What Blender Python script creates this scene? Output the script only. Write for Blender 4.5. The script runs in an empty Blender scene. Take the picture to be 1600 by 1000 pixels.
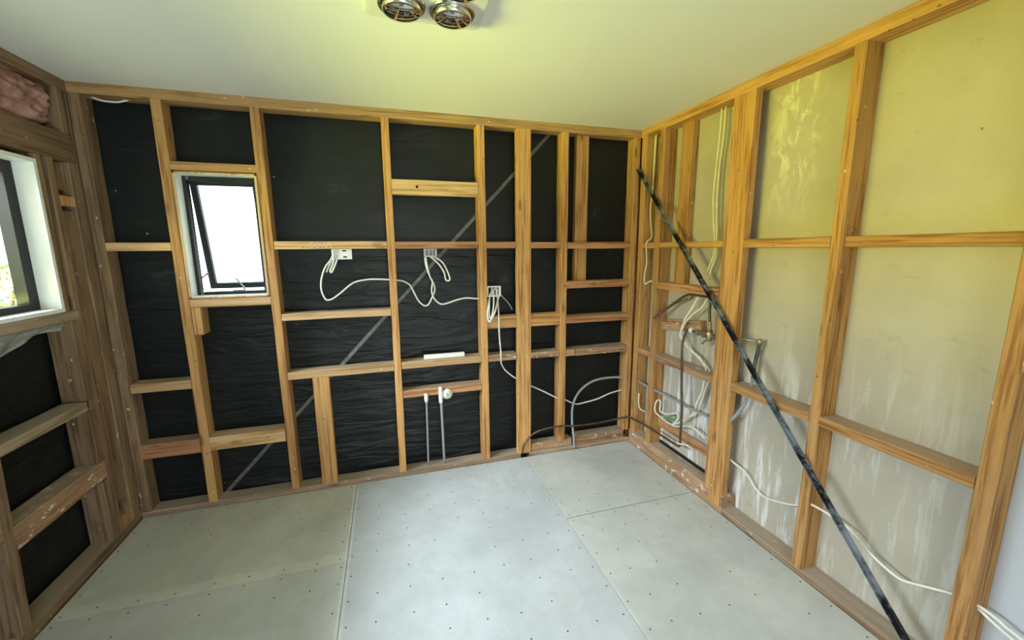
import bpy, bmesh, math, random
from mathutils import Vector, Matrix, noise
random.seed(7)
scene = bpy.context.scene
COL = scene.collection
W = 3.3016      # room width
H = 2.4         # ceiling height
YR = -4.3       # wall behind the camera

# ------------------------------------------------------------ camera
cam_d = bpy.data.cameras.new('camera'); cam = bpy.data.objects.new('camera', cam_d); COL.objects.link(cam)
yaw, pitch, roll = 0.29183, -0.17223, -0.00753
fw = Vector((math.sin(yaw)*math.cos(pitch), math.cos(yaw)*math.cos(pitch), math.sin(pitch)))
r0 = Vector((math.cos(yaw), -math.sin(yaw), 0)); u0 = r0.cross(fw)
rr = math.cos(roll)*r0 + math.sin(roll)*u0; uu = -math.sin(roll)*r0 + math.cos(roll)*u0
M = Matrix((rr, uu, -fw)).transposed().to_4x4(); M.translation = Vector((1.48335, -2.74458, 1.56132))
cam.matrix_world = M
cam_d.sensor_width = 36; cam_d.lens = 36*638.745/1600; cam_d.clip_start = 0.02
scene.camera = cam
scene.view_settings.view_transform = 'Standard'; scene.view_settings.look = 'None'
scene.view_settings.exposure = -0.1; scene.view_settings.gamma = 1.0; scene.view_settings.use_curve_mapping = False

# ------------------------------------------------------------ light
world = bpy.data.worlds.new('world'); scene.world = world; world.use_nodes = True
bg = world.node_tree.nodes['Background']; bg.inputs[0].default_value = (0.86, 0.93, 1.0, 1); bg.inputs[1].default_value = 4.6
def area(name, loc, target, size, size_y, col, power, spread=180):
    d = bpy.data.lights.new(name, 'AREA'); d.shape = 'RECTANGLE'; d.size = size; d.size_y = size_y
    d.color = col; d.energy = power; d.spread = math.radians(spread)
    o = bpy.data.objects.new(name, d); COL.objects.link(o); o.location = loc
    o.rotation_euler = (Vector(target)-Vector(loc)).to_track_quat('-Z', 'Y').to_euler()
    return o
# daylight at the wide left window: sky from above, sunlit lawn from below and further off, plus an added yellow fill
area('window_sky_light', (-1.0, -1.6, 2.5), (1.9, -1.0, .2), 2.6, 1.2, (.85, .92, 1.0), 680)
area('window_lawn_light', (-3.4, -2.9, .1), (0, -1.2, 1.65), 2.6, 1.5, (.88, .92, .14), 520, 120)
area('window_hedge_light', (-5.6, -.9, 1.25), (0, -1.3, 1.65), 3.6, 2.2, (1.0, .86, .03), 480, 120)  # added yellow fill through the window for the right wall; no hedge there
# softer light from the big opening behind the camera: sky, lawn, and an added pale fill for the ceiling
area('rear_sky_light', (2.0, -4.1, 1.9), (1.8, -1.4, .0), 1.0, .9, (.88, .93, 1.0), 9, 110)
area('rear_paving_light', (1.9, -4.1, .3), (.2, -1.0, 2.4), 1.0, .5, (.82, .91, 1.0), 16, 100)  # added pale fill brightening the left ceiling; no paving outside
area('rear_lawn_light', (1.5, -4.1, .5), (3.1, -1.2, 2.2), 1.2, .6, (.98, .88, .10), 5, 110)

# ------------------------------------------------------------ materials
def newmat(name):
    m = bpy.data.materials.new(name); m.use_nodes = True
    nt = m.node_tree; b = nt.nodes['Principled BSDF']
    return m, nt, b
def N(nt, t, **kw):
    n = nt.nodes.new(t)
    for k, v in kw.items(): setattr(n, k, v)
    return n
def ramp(nt, fac, stops):
    n = nt.nodes.new('ShaderNodeValToRGB'); e = n.color_ramp.elements
    while len(e) > 1: e.remove(e[-1])
    e[0].position = stops[0][0]; e[0].color = (*stops[0][1], 1) if len(stops[0][1]) == 3 else stops[0][1]
    for p, c in stops[1:]:
        k = e.new(p); k.color = (*c, 1)
    nt.links.new(fac, n.inputs[0]); return n.outputs[0]
def mix(nt, fac, a, b, mode='MIX'):
    n = nt.nodes.new('ShaderNodeMix'); n.data_type = 'RGBA'; n.blend_type = mode
    for s, v in ((n.inputs[0], fac), (n.inputs[6], a), (n.inputs[7], b)):
        if hasattr(v, 'links'): nt.links.new(v, s)
        elif isinstance(v, (int, float)): s.default_value = v
        else: s.default_value = (*v, 1)
    return n.outputs[2]
def math_(nt, op, a, b=None, c=None):
    n = nt.nodes.new('ShaderNodeMath'); n.operation = op
    for i, v in enumerate((a, b, c)):
        if v is None: continue
        if hasattr(v, 'links'): nt.links.new(v, n.inputs[i])
        else: n.inputs[i].default_value = v
    return n.outputs[0]
def mapped(nt, vec, scale, loc=None):
    n = nt.nodes.new('ShaderNodeMapping'); n.inputs['Scale'].default_value = scale
    nt.links.new(vec, n.inputs[0])
    if loc is not None: nt.links.new(loc, n.inputs['Location'])
    return n.outputs[0]
def noise_(nt, vec, scale, detail=3, rough=.5, dist=0):
    n = nt.nodes.new('ShaderNodeTexNoise'); n.inputs['Scale'].default_value = scale
    n.inputs['Detail'].default_value = detail; n.inputs['Roughness'].default_value = rough
    n.inputs['Distortion'].default_value = dist
    nt.links.new(vec, n.inputs['Vector']); return n.outputs[0]
def bump(nt, b, h, strength=.3, dist=.002):
    n = nt.nodes.new('ShaderNodeBump'); n.inputs['Strength'].default_value = strength; n.inputs['Distance'].default_value = dist
    nt.links.new(h, n.inputs['Height']); nt.links.new(n.outputs[0], b.inputs['Normal'])

def timber_mat(name, light, dark, paint=0.0, dirt=0.3, grain=1.0, paintcol=(.75, .73, .68)):
    m, nt, b = newmat(name)
    tc = N(nt, 'ShaderNodeTexCoord'); oi = N(nt, 'ShaderNodeObjectInfo')
    off = N(nt, 'ShaderNodeCombineXYZ'); r = math_(nt, 'MULTIPLY', oi.outputs['Random'], 37.0)
    for i in range(3): nt.links.new(r, off.inputs[i])
    v = mapped(nt, tc.outputs['Object'], (1, 1, 1), off.outputs[0])
    g1 = noise_(nt, mapped(nt, v, (60, 60, 2.2)), 1.0, 4, .6, .4)
    g2 = noise_(nt, mapped(nt, v, (220, 220, 9)), 1.0, 2, .5)
    blotch = noise_(nt, mapped(nt, v, (9, 9, 3)), 1.0, 3, .6)
    c = ramp(nt, g1, [(.30, tuple(x*.8 for x in dark)), (.40, dark), (.47, tuple((a*.7+b_*.3) for a, b_ in zip(light, dark))), (.62, light)])
    c = mix(nt, math_(nt, 'MULTIPLY', g2, .35*grain), c, tuple(x*.55 for x in dark), 'MIX')
    # per-board tone
    tone = ramp(nt, oi.outputs['Random'], [(0, (.78, .72, .66)), (.35, (.95, .93, .9)), (.7, (1.06, 1.0, .92)), (1, (1.15, 1.12, 1.08))])
    c = mix(nt, 1.0, c, tone, 'MULTIPLY')
    # dirt blotches
    d = ramp(nt, blotch, [(.42, (0, 0, 0)), (.72, (1, 1, 1))])
    c = mix(nt, math_(nt, 'MULTIPLY', d, dirt), c, tuple(x*.45 for x in dark))
    # knots
    vo = N(nt, 'ShaderNodeTexVoronoi'); vo.inputs['Scale'].default_value = 1.0
    nt.links.new(mapped(nt, v, (11, 11, 3.2)), vo.inputs['Vector'])
    k = ramp(nt, vo.outputs['Distance'], [(.0, (1, 1, 1)), (.10, (.8, .8, .8)), (.16, (0, 0, 0))])
    c = mix(nt, math_(nt, 'MULTIPLY', k, .7), c, tuple(x*.35 for x in dark))
    if paint > 0:
        pn = noise_(nt, mapped(nt, v, (26, 26, 16)), 1.0, 5, .65)
        pm = ramp(nt, pn, [(.74-.2*paint, (0, 0, 0)), (.78-.2*paint, (1, 1, 1))])
        c = mix(nt, math_(nt, 'MULTIPLY', pm, .8), c, paintcol)
    # nail heads and plaster specks
    sv = N(nt, 'ShaderNodeTexVoronoi'); sv.inputs['Scale'].default_value = 1.0; nt.links.new(mapped(nt, v, (24, 24, 13)), sv.inputs['Vector'])
    sel = math_(nt, 'GREATER_THAN', noise_(nt, mapped(nt, v, (7, 7, 5)), 1.0, 2), .52)
    dot = math_(nt, 'LESS_THAN', sv.outputs['Distance'], .085)
    c = mix(nt, math_(nt, 'MULTIPLY', math_(nt, 'MULTIPLY', dot, sel), .75), c, (.10, .06, .035))
    sel2 = math_(nt, 'LESS_THAN', noise_(nt, mapped(nt, v, (7, 7, 5)), 1.0, 2), .44)
    c = mix(nt, math_(nt, 'MULTIPLY', math_(nt, 'MULTIPLY', dot, sel2), .75), c, (.75, .72, .62))
    # dust lying on upward faces
    ge = N(nt, 'ShaderNodeNewGeometry'); sn = N(nt, 'ShaderNodeSeparateXYZ'); nt.links.new(ge.outputs['Normal'], sn.inputs[0])
    up = ramp(nt, sn.outputs[2], [(.6, (0, 0, 0)), (.9, (1, 1, 1))])
    c = mix(nt, math_(nt, 'MULTIPLY', up, .45), c, (.52, .46, .38))
    nt.links.new(c, b.inputs['Base Color'])
    b.inputs['Roughness'].default_value = .62; b.inputs['Specular IOR Level'].default_value = .3
    bump(nt, b, math_(nt, 'ADD', g1, math_(nt, 'MULTIPLY', g2, .5)), .35, .0015)
    return m
GOLD = timber_mat('timber_gold', (.68, .40, .16), (.38, .18, .055), .18, .25)
RED = timber_mat('timber_red', (.62, .34, .17), (.34, .14, .06), .28, .35)
BROWN = timber_mat('timber_brown', (.50, .32, .15), (.30, .17, .07), .2, .35)
PALE = timber_mat('timber_pale', (.72, .50, .28), (.48, .28, .12), .2, .2)
ROUGH = timber_mat('timber_rough', (.50, .33, .20), (.27, .14, .075), .75, .45)
GREY = timber_mat('timber_weathered', (.30, .21, .13), (.17, .105, .055), .35, .45)
ASH = timber_mat('timber_ash', (.50, .42, .31), (.32, .24, .15), .4, .35)
PLATE = timber_mat('timber_plate', (.50, .38, .28), (.32, .21, .14), .5, .5, paintcol=(.5, .45, .4))

def plain(name, col, rough=.5, metal=0, spec=.5, nscale=0, namp=.15, bmp=0, bscale=60):
    m, nt, b = newmat(name)
    b.inputs['Base Color'].default_value = (*col, 1); b.inputs['Roughness'].default_value = rough
    b.inputs['Metallic'].default_value = metal; b.inputs['Specular IOR Level'].default_value = spec
    tc = N(nt, 'ShaderNodeTexCoord')
    if nscale:
        n = noise_(nt, tc.outputs['Object'], nscale, 4, .6)
        c = ramp(nt, n, [(.3, tuple(x*(1-namp) for x in col)), (.7, tuple(min(1, x*(1+namp)) for x in col))])
        nt.links.new(c, b.inputs['Base Color'])
    if bmp:
        n = noise_(nt, tc.outputs['Object'], bscale, 3, .5); bump(nt, b, n, bmp, .003)
    return m
CABLE = plain('cable_white', (.80, .78, .72), .45, nscale=8, namp=.1)
CABLE2 = plain('cable_cream', (.72, .68, .52), .45, nscale=8, namp=.12)
WIREG = plain('green_wire', (.05, .30, .12), .4)
GREYP = plain('grey_polybutylene', (.30, .33, .35), .4, nscale=12, namp=.12)
DARKP = plain('tarnished_copper', (.13, .085, .065), .45, .5, nscale=25, namp=.5)
BRASS = plain('dull_brass', (.42, .34, .22), .4, .8, nscale=40, namp=.4)
GALV = plain('galvanised_steel', (.33, .34, .33), .5, .55, nscale=20, namp=.35)
GALVD = plain('galvanised_steel_dusty', (.15, .15, .14), .55, .4, nscale=30, namp=.35)
WHITEP = plain('white_plastic', (.82, .82, .78), .4)
WPAINT = plain('white_window_paint', (.80, .82, .80), .45, nscale=5, namp=.04)
ALU = plain('dark_aluminium', (.022, .024, .027), .5, 0, .25, nscale=6, namp=.1)
STEEL = plain('stay_steel', (.35, .36, .36), .35, .7)
BLACK = plain('black_void', (.012, .012, .012), .7)
CHROME = plain('polished_chrome', (.75, .76, .74), .08, 1.0)
BATT = plain('pink_glasswool', (.42, .24, .20), .95, 0, .1, nscale=14, namp=.3, bmp=1, bscale=90)
CLAD = plain('exterior_cladding', (.5, .5, .48), .7)
FLAP = plain('torn_paper_grey', (.30, .30, .28), .55, nscale=20, namp=.4, bmp=.6, bscale=40)
CHALK = plain('chalk', (.85, .82, .7), .8)
SCREW = plain('screw_dark', (.10, .09, .08), .5, .4)
SOIL = plain('timber_inside_hole', (.08, .03, .02), .9)

def glass_mat():
    m = bpy.data.materials.new('window_glass'); m.use_nodes = True; nt = m.node_tree; nt.nodes.clear()
    o = N(nt, 'ShaderNodeOutputMaterial'); t = N(nt, 'ShaderNodeBsdfTransparent'); g = N(nt, 'ShaderNodeBsdfGlossy')
    t.inputs[0].default_value = (.93, .96, .95, 1); g.inputs['Roughness'].default_value = .02
    f = N(nt, 'ShaderNodeFresnel'); f.inputs[0].default_value = 1.5; mx = N(nt, 'ShaderNodeMixShader')
    nt.links.new(f.outputs[0], mx.inputs[0]); nt.links.new(t.outputs[0], mx.inputs[1]); nt.links.new(g.outputs[0], mx.inputs[2])
    nt.links.new(mx.outputs[0], o.inputs[0]); return m
GLASS = glass_mat()

def paper_mat():
    m, nt, b = newmat('black_building_paper')
    tc = N(nt, 'ShaderNodeTexCoord'); P = tc.outputs['Object']
    n1 = noise_(nt, mapped(nt, P, (2.2, 2.2, 1.6)), 1.0, 4, .6)
    scuff_sheen = noise_(nt, mapped(nt, P, (4, 4, 9)), 1.0, 6, .7, 1.0)  # grey scuffs that also paint wrinkle sheen into the colour
    c = ramp(nt, n1, [(.3, (.005, .007, .0072)), (.7, (.012, .0155, .0155))])
    sc = ramp(nt, scuff_sheen, [(.60, (0, 0, 0)), (.80, (1, 1, 1))])
    c = mix(nt, math_(nt, 'MULTIPLY', sc, .5), c, (.07, .074, .072))
    speck = N(nt, 'ShaderNodeTexVoronoi'); speck.inputs['Scale'].default_value = 5.5; nt.links.new(P, speck.inputs['Vector'])
    sp = ramp(nt, speck.outputs['Distance'], [(.018, (1, 1, 1)), (.026, (0, 0, 0))])
    c = mix(nt, sp, c, (.5, .5, .48))
    nt.links.new(c, b.inputs['Base Color'])
    b.inputs['Roughness'].default_value = .42; b.inputs['Specular IOR Level'].default_value = .26
    w = noise_(nt, mapped(nt, P, (3.2, 3.2, 17)), 1.0, 3, .5, .8)
    w2 = noise_(nt, mapped(nt, P, (40, 40, 60)), 1.0, 2, .5)
    bump(nt, b, math_(nt, 'ADD', w, math_(nt, 'MULTIPLY', w2, .05)), .62, .03)
    return m
PAPER = paper_mat()
def paper_smooth():
    m = PAPER.copy(); m.name = 'black_building_paper_taut'
    for n in m.node_tree.nodes:
        if n.type == 'BUMP': n.inputs['Strength'].default_value = .10
    return m
PAPERS = paper_smooth()

def lining_mat():
    m, nt, b = newmat('lining_back_paper')
    tc = N(nt, 'ShaderNodeTexCoord'); P = tc.outputs['Object']
    s = N(nt, 'ShaderNodeSeparateXYZ'); nt.links.new(P, s.inputs[0]); y, z = s.outputs[1], s.outputs[2]
    base = ramp(nt, noise_(nt, mapped(nt, P, (1, 3, 3)), 1.0, 4, .6), [(.3, (.42, .38, .31)), (.7, (.50, .46, .385))])
    # pale runs of glue and plaster, streaking down the lower half
    st = noise_(nt, mapped(nt, P, (1, 22, 2.6)), 1.0, 5, .65, .3)
    stm = ramp(nt, st, [(.50, (0, 0, 0)), (.64, (1, 1, 1))])
    zm = N(nt, 'ShaderNodeMapRange'); nt.links.new(z, zm.inputs[0]); zm.inputs[1].default_value = 1.2; zm.inputs[2].default_value = .75
    ym = N(nt, 'ShaderNodeMapRange'); nt.links.new(y, ym.inputs[0]); ym.inputs[1].default_value = -2.0; ym.inputs[2].default_value = -1.0
    ym.inputs[3].default_value = .25; ym.inputs[4].default_value = 1.0
    f = math_(nt, 'MULTIPLY', math_(nt, 'MULTIPLY', stm, zm.outputs[0]), ym.outputs[0])
    c = mix(nt, math_(nt, 'MULTIPLY', f, .9), base, (.82, .82, .84))
    # white plaster flecks, one cluster high between the studs
    fl = noise_(nt, mapped(nt, P, (1, 16, 7)), 1.0, 6, .72, .8)
    flm = ramp(nt, fl, [(.50, (0, 0, 0)), (.60, (1, 1, 1))])
    dy = math_(nt, 'POWER', math_(nt, 'MULTIPLY', math_(nt, 'ADD', y, 1.13), 6.5), 2.0)
    g = math_(nt, 'SUBTRACT', 1.0, math_(nt, 'MINIMUM', dy, 1.0))
    zt = N(nt, 'ShaderNodeMapRange'); nt.links.new(z, zt.inputs[0]); zt.inputs[1].default_value = 1.65; zt.inputs[2].default_value = 2.0
    c = mix(nt, math_(nt, 'MULTIPLY', math_(nt, 'MULTIPLY', flm, g), math_(nt, 'MULTIPLY', zt.outputs[0], .6)), c, (.84, .83, .66))
    # dark specks and fingerprints
    v = N(nt, 'ShaderNodeTexVoronoi'); v.inputs['Scale'].default_value = 3.2; nt.links.new(P, v.inputs['Vector'])
    vm = ramp(nt, v.outputs['Distance'], [(.010, (1, 1, 1)), (.016, (0, 0, 0))])
    c = mix(nt, math_(nt, 'MULTIPLY', vm, .8), c, (.12, .08, .04))
    sm = noise_(nt, mapped(nt, P, (1, 9, 12)), 1.0, 5, .7)
    c = mix(nt, math_(nt, 'MULTIPLY', ramp(nt, sm, [(.62, (0, 0, 0)), (.74, (1, 1, 1))]), .35), c, (.26, .22, .14))
    # bluish-white painted stretch beyond the last visible stud
    bl = N(nt, 'ShaderNodeMath'); bl.operation = 'LESS_THAN'; nt.links.new(y, bl.inputs[0]); bl.inputs[1].default_value = -2.0
    zl = math_(nt, 'LESS_THAN', z, 1.16)
    c = mix(nt, math_(nt, 'MULTIPLY', bl.outputs[0], zl), c, (.50, .53, .60))
    nt.links.new(c, b.inputs['Base Color']); b.inputs['Roughness'].default_value = .42; b.inputs['Specular IOR Level'].default_value = .4
    bump(nt, b, noise_(nt, mapped(nt, P, (1, 3, 3)), 3.0, 4, .6), .12, .01)
    return m
LINING = lining_mat()

def ceil_mat():
    m, nt, b = newmat('ceiling_paint'); tc = N(nt, 'ShaderNodeTexCoord')
    c = ramp(nt, noise_(nt, tc.outputs['Object'], 1.2, 3, .5), [(.3, (.76, .77, .74)), (.7, (.80, .81, .78))])
    nt.links.new(c, b.inputs['Base Color']); b.inputs['Roughness'].default_value = .75
    bump(nt, b, noise_(nt, tc.outputs['Object'], 180, 2), .05, .001); return m
CEIL = ceil_mat()

def floor_mat():
    m, nt, b = newmat('fibre_cement_sheet')
    tc = N(nt, 'ShaderNodeTexCoord'); P = tc.outputs['Object']; oi = N(nt, 'ShaderNodeObjectInfo')
    n1 = noise_(nt, mapped(nt, P, (1.6, 1.6, 1)), 1.0, 5, .6)
    c = ramp(nt, n1, [(.3, (.47, .485, .485)), (.7, (.64, .655, .65))])
    c = mix(nt, 1.0, c, oi.outputs['Color'], 'MULTIPLY')
    w = noise_(nt, mapped(nt, P, (10, 2.5, 1)), 1.0, 5, .65, .6)
    c = mix(nt, math_(nt, 'MULTIPLY', ramp(nt, w, [(.56, (0, 0, 0)), (.72, (1, 1, 1))]), .25), c, (.42, .40, .38))
    s = N(nt, 'ShaderNodeSeparateXYZ'); nt.links.new(P, s.inputs[0])
    def band(coord, c0, w0, amt):
        d = math_(nt, 'ABSOLUTE', math_(nt, 'SUBTRACT', coord, c0))
        d = math_(nt, 'SUBTRACT', d, math_(nt, 'MULTIPLY', noise_(nt, P, 14.0, 4, .7), w0))
        return math_(nt, 'MULTIPLY', math_(nt, 'LESS_THAN', d, 0.0), amt)
    c = mix(nt, band(s.outputs[0], 1.2, .03, .35), c, (.80, .82, .82))
    lt = math_(nt, 'LESS_THAN', s.outputs[0], 1.2)
    up = math_(nt, 'GREATER_THAN', s.outputs[1], -.735)
    c = mix(nt, math_(nt, 'MULTIPLY', math_(nt, 'MULTIPLY', band(s.outputs[1], -.715, .10, .4), lt), up), c, (.74, .73, .66))
    c = mix(nt, band(s.outputs[0], 2.41, .018, .12), c, (.78, .78, .76))
    fm = noise_(nt, mapped(nt, P, (5, 5, 1)), 1.0, 6, .75)
    c = mix(nt, math_(nt, 'MULTIPLY', ramp(nt, fm, [(.40, (1, 1, 1)), (.55, (0, 0, 0))]), .22), c, (.36, .37, .36))
    nt.links.new(c, b.inputs['Base Color']); b.inputs['Roughness'].default_value = .55; b.inputs['Specular IOR Level'].default_value = .35
    bump(nt, b, noise_(nt, P, 60, 3), .08, .002); return m
FLOOR = floor_mat()

def strap_mat():
    m, nt, b = newmat('black_flaking_steel'); tc = N(nt, 'ShaderNodeTexCoord')
    n = noise_(nt, mapped(nt, tc.outputs['Object'], (6, 8, 11)), 1.0, 4, .7)
    c = ramp(nt, n, [(.45, (.010, .011, .013)), (.49, (.08, .09, .105)), (.60, (.22, .25, .29))])
    nt.links.new(c, b.inputs['Base Color']); b.inputs['Roughness'].default_value = .42; b.inputs['Metallic'].default_value = .25
    return m
STRAP = strap_mat()

# ------------------------------------------------------------ mesh helpers
def link(name, me, mat, parent=None, smooth=False):
    if mat: me.materials.append(mat)
    if smooth:
        for p in me.polygons: p.use_smooth = True
    o = bpy.data.objects.new(name, me); COL.objects.link(o)
    if parent: o.parent = parent
    return o
def from_bm(name, bm, mat, parent=None, smooth=False):
    me = bpy.data.meshes.new(name); bm.to_mesh(me); bm.free()
    return link(name, me, mat, parent, smooth)
def tag(o, label=None, cat=None, group=None, kind=None):
    if label: o['label'] = label
    if cat: o['category'] = cat
    if group: o['group'] = group
    if kind: o['kind'] = kind
    return o
def empty(name, loc=(0, 0, 0)):
    o = bpy.data.objects.new(name, None); COL.objects.link(o); o.location = loc; o.empty_display_size = .05; return o
def add_box(bm, a, b, mat=None):
    a = Vector(a); b = Vector(b); c = (a+b)/2; d = b-a
    T = Matrix.Translation(c) @ Matrix.Diagonal((abs(d.x), abs(d.y), abs(d.z), 1))
    if mat: T = mat @ T
    return bmesh.ops.create_cube(bm, size=1, matrix=T)['verts']
def box(name, a, b, mat, parent=None, bev=0):
    bm = bmesh.new(); add_box(bm, a, b)
    if bev: bmesh.ops.bevel(bm, geom=bm.edges[:], offset=bev, segments=1, affect='EDGES')
    return from_bm(name, bm, mat, parent)
def beam(name, p0, p1, wvec, w, d, mat, parent, jit=.0009, ch=.003):
    """sawn timber from p0 to p1 (axis = local z), w wide along wvec, d deep; slightly uneven arrises"""
    p0 = Vector(p0); p1 = Vector(p1); z = (p1-p0); L = z.length; z.normalize()
    x = Vector(wvec); x = (x - z*x.dot(z)).normalized(); y = z.cross(x)
    n = max(2, int(L/.13)); prof = []
    hw, hd = w/2, d/2; ch = min(ch, hw*.3, hd*.3)
    prof = [(-hw+ch, -hd), (hw-ch, -hd), (hw, -hd+ch), (hw, hd-ch), (hw-ch, hd), (-hw+ch, hd), (-hw, hd-ch), (-hw, -hd+ch)]
    vs = []; fs = []
    for i in range(n+1):
        t = -L/2 + L*i/n
        for (a, b) in prof:
            j = jit if 0 < i < n else jit*.5
            vs.append((a+random.uniform(-j, j)*1.4, b+random.uniform(-j, j), t))
    for i in range(n):
        for k in range(8):
            a = i*8+k; b_ = i*8+(k+1) % 8
            fs.append((a, b_, b_+8, a+8))
    fs.append(tuple(range(7, -1, -1))); fs.append(tuple(n*8+k for k in range(8)))
    me = bpy.data.meshes.new(name); me.from_pydata(vs, [], fs)
    o = link(name, me, mat, parent)
    R = Matrix((x, y, z)).transposed().to_4x4(); R.translation = (p0+p1)/2
    o.matrix_world = R
    return o
def wpt(wall, u, d, z):
    return Vector((u, d, z)) if wall == 'b' else Vector((W+d, u, z)) if wall == 'r' else Vector((-d, u, z))
UV = {'b': (1, 0, 0), 'r': (0, 1, 0), 'l': (0, 1, 0)}
def vert(wall, u0, u1, z0, z1, parent, mat=None, d0=0, d1=.1, name='stud', lean=0):
    uc = (u0+u1)/2; dc = (d0+d1)/2
    return beam(name, wpt(wall, uc-lean/2, dc, z0), wpt(wall, uc+lean/2, dc, z1), UV[wall], abs(u1-u0), d1-d0, mat or GOLD, parent)
def horz(wall, u0, u1, z0, z1, parent, mat=None, d0=0, d1=.1, name='nogging', rise=0):
    zc = (z0+z1)/2; dc = (d0+d1)/2
    return beam(name, wpt(wall, u0, dc, zc-rise/2), wpt(wall, u1, dc, zc+rise/2), (0, 0, 1), z1-z0, d1-d0, mat or GOLD, parent)
def smooth_path(pts, sub=5):
    P = [Vector(p) for p in pts]; Q = []
    if len(P) < 3: return P
    for i in range(len(P)-1):
        p0 = P[max(i-1, 0)]; p1 = P[i]; p2 = P[i+1]; p3 = P[min(i+2, len(P)-1)]
        for s in range(sub):
            t = s/sub
            Q.append(.5*((2*p1)+(-p0+p2)*t+(2*p0-5*p1+4*p2-p3)*t*t+(-p0+3*p1-3*p2+p3)*t**3))
    Q.append(P[-1]); return Q
def add_tube(bm, pts, r, seg=8, smooth=True, flat=1.0):
    P = smooth_path(pts) if smooth else [Vector(p) for p in pts]
    T = []
    for i in range(len(P)):
        t = P[min(i+1, len(P)-1)]-P[max(i-1, 0)]
        T.append(t.normalized() if t.length > 1e-9 else Vector((0, 0, 1)))
    up = Vector((0, 0, 1)) if abs(T[0].z) < .9 else Vector((1, 0, 0))
    n = (up - T[0]*up.dot(T[0])).normalized(); rings = []
    for i, p in enumerate(P):
        n = n - T[i]*n.dot(T[i]); n.normalize(); b = T[i].cross(n)
        rings.append([bm.verts.new(p + n*math.cos(2*math.pi*k/seg)*r + b*math.sin(2*math.pi*k/seg)*r*flat) for k in range(seg)])
    for i in range(len(rings)-1):
        for k in range(seg):
            bm.faces.new((rings[i][k], rings[i][(k+1) % seg], rings[i+1][(k+1) % seg], rings[i+1][k]))
    bm.faces.new(rings[0][::-1]); bm.faces.new(rings[-1])
def tube(name, pts, r, mat, parent=None, smooth=True, seg=8, flat=1.0):
    """tube whose mesh is stored about its own first point"""
    o0 = Vector(pts[0]) if parent is None else Vector((0, 0, 0))
    bm = bmesh.new(); add_tube(bm, [Vector(p)-o0 for p in pts], r, seg, smooth, flat)
    o = from_bm(name, bm, mat, parent, True); o.location = o0; return o
def add_lathe(bm, prof, seg=24, mat=Matrix.Identity(4)):
    rings = []
    for (r, z) in prof:
        rings.append([bm.verts.new(mat @ Vector((r*math.cos(2*math.pi*k/seg), r*math.sin(2*math.pi*k/seg), z))) for k in range(seg)])
    for i in range(len(rings)-1):
        for k in range(seg):
            bm.faces.new((rings[i][k], rings[i][(k+1) % seg], rings[i+1][(k+1) % seg], rings[i+1][k]))
def axis_mat(p, d):
    d = Vector(d).normalized(); q = d.to_track_quat('Z', 'Y'); return Matrix.Translation(p) @ q.to_matrix().to_4x4()
def lathe(name, prof, mat, parent=None, m=Matrix.Identity(4), seg=24, smooth=True):
    bm = bmesh.new(); add_lathe(bm, prof, seg, m)
    return from_bm(name, bm, mat, parent, smooth)
def cyl(name, p0, p1, r, mat, parent=None, seg=16):
    p0 = Vector(p0); p1 = Vector(p1); L = (p1-p0).length
    return lathe(name, [(0, 0), (r, 0), (r, L), (0, L)], mat, parent, axis_mat(p0, p1-p0), seg, False)
def sheet(name, fn, nu, nv, mat, parent=None, smooth=True, skip=None):
    vs = []; fs = []
    for j in range(nv+1):
        for i in range(nu+1): vs.append(fn(i/nu, j/nv))
    for j in range(nv):
        for i in range(nu):
            if skip and skip((i+.5)/nu, (j+.5)/nv): continue
            a = j*(nu+1)+i; fs.append((a, a+1, a+nu+2, a+nu+1))
    me = bpy.data.meshes.new(name); me.from_pydata(vs, [], fs)
    return link(name, me, mat, parent, smooth)

# ------------------------------------------------------------ structure: floor and ceiling
floor = tag(box('floor', (-.15, YR, -.10), (W+.15, .15, -.02), SOIL), kind='structure')
def floor_panel(x0, x1, y0, y1, tint, screws=True):
    g = .0012
    o = box('floor_panel', (x0+g, y0+g, -.018), (x1-g, y1-g, 0), FLOOR, floor, .0015); o.color = (*tint, 1)
    if screws:
        bm = bmesh.new(); nx = max(2, round((x1-x0)/.15)); ny = max(2, round((y1-y0)/.145))
        for i in range(nx+1):
            for j in range(ny+1):
                edge = i in (0, nx) or j in (0, ny)
                if not edge and random.random() < (.6 if x0 < 1 else .22): continue
                x = min(max(x0+(x1-x0)*i/nx, x0+.03), x1-.03)+random.uniform(-.008, .008)
                y = min(max(y0+(y1-y0)*j/ny, y0+.03), y1-.03)+random.uniform(-.01, .01)
                bmesh.ops.create_cone(bm, cap_ends=True, segments=8, radius1=.0043, radius2=.0036, depth=.0012,
                                      matrix=Matrix.Translation((x, y, .0004)))
        s = from_bm('screw_heads', bm, SCREW, o); s['kind'] = 'stuff'
CB = (.93, .97, 1.04); CG = (.96, .97, .90); CN = (.99, 1.0, .98)
floor_panel(.008, 1.2, -.735, -.005, CG)
floor_panel(.008, 1.2, -2.53, -.735, (.95, .98, .97))
floor_panel(1.2, 2.405, -1.98, -.005, CB)
floor_panel(1.2, 2.405, YR+.02, -1.98, CB)
floor_panel(2.405, W-.006, -.758, -.005, CN)
floor_panel(2.405, W-.006, -2.56, -.762, CN)
floor_panel(.008, 1.2, YR+.02, -2.53, CN, False)
floor_panel(2.405, W-.006, YR+.02, -2.56, CN, False)
ceiling = tag(box('ceiling', (-.15, YR, H), (W+.15, .15, H+.06), CEIL), kind='structure')

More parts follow.
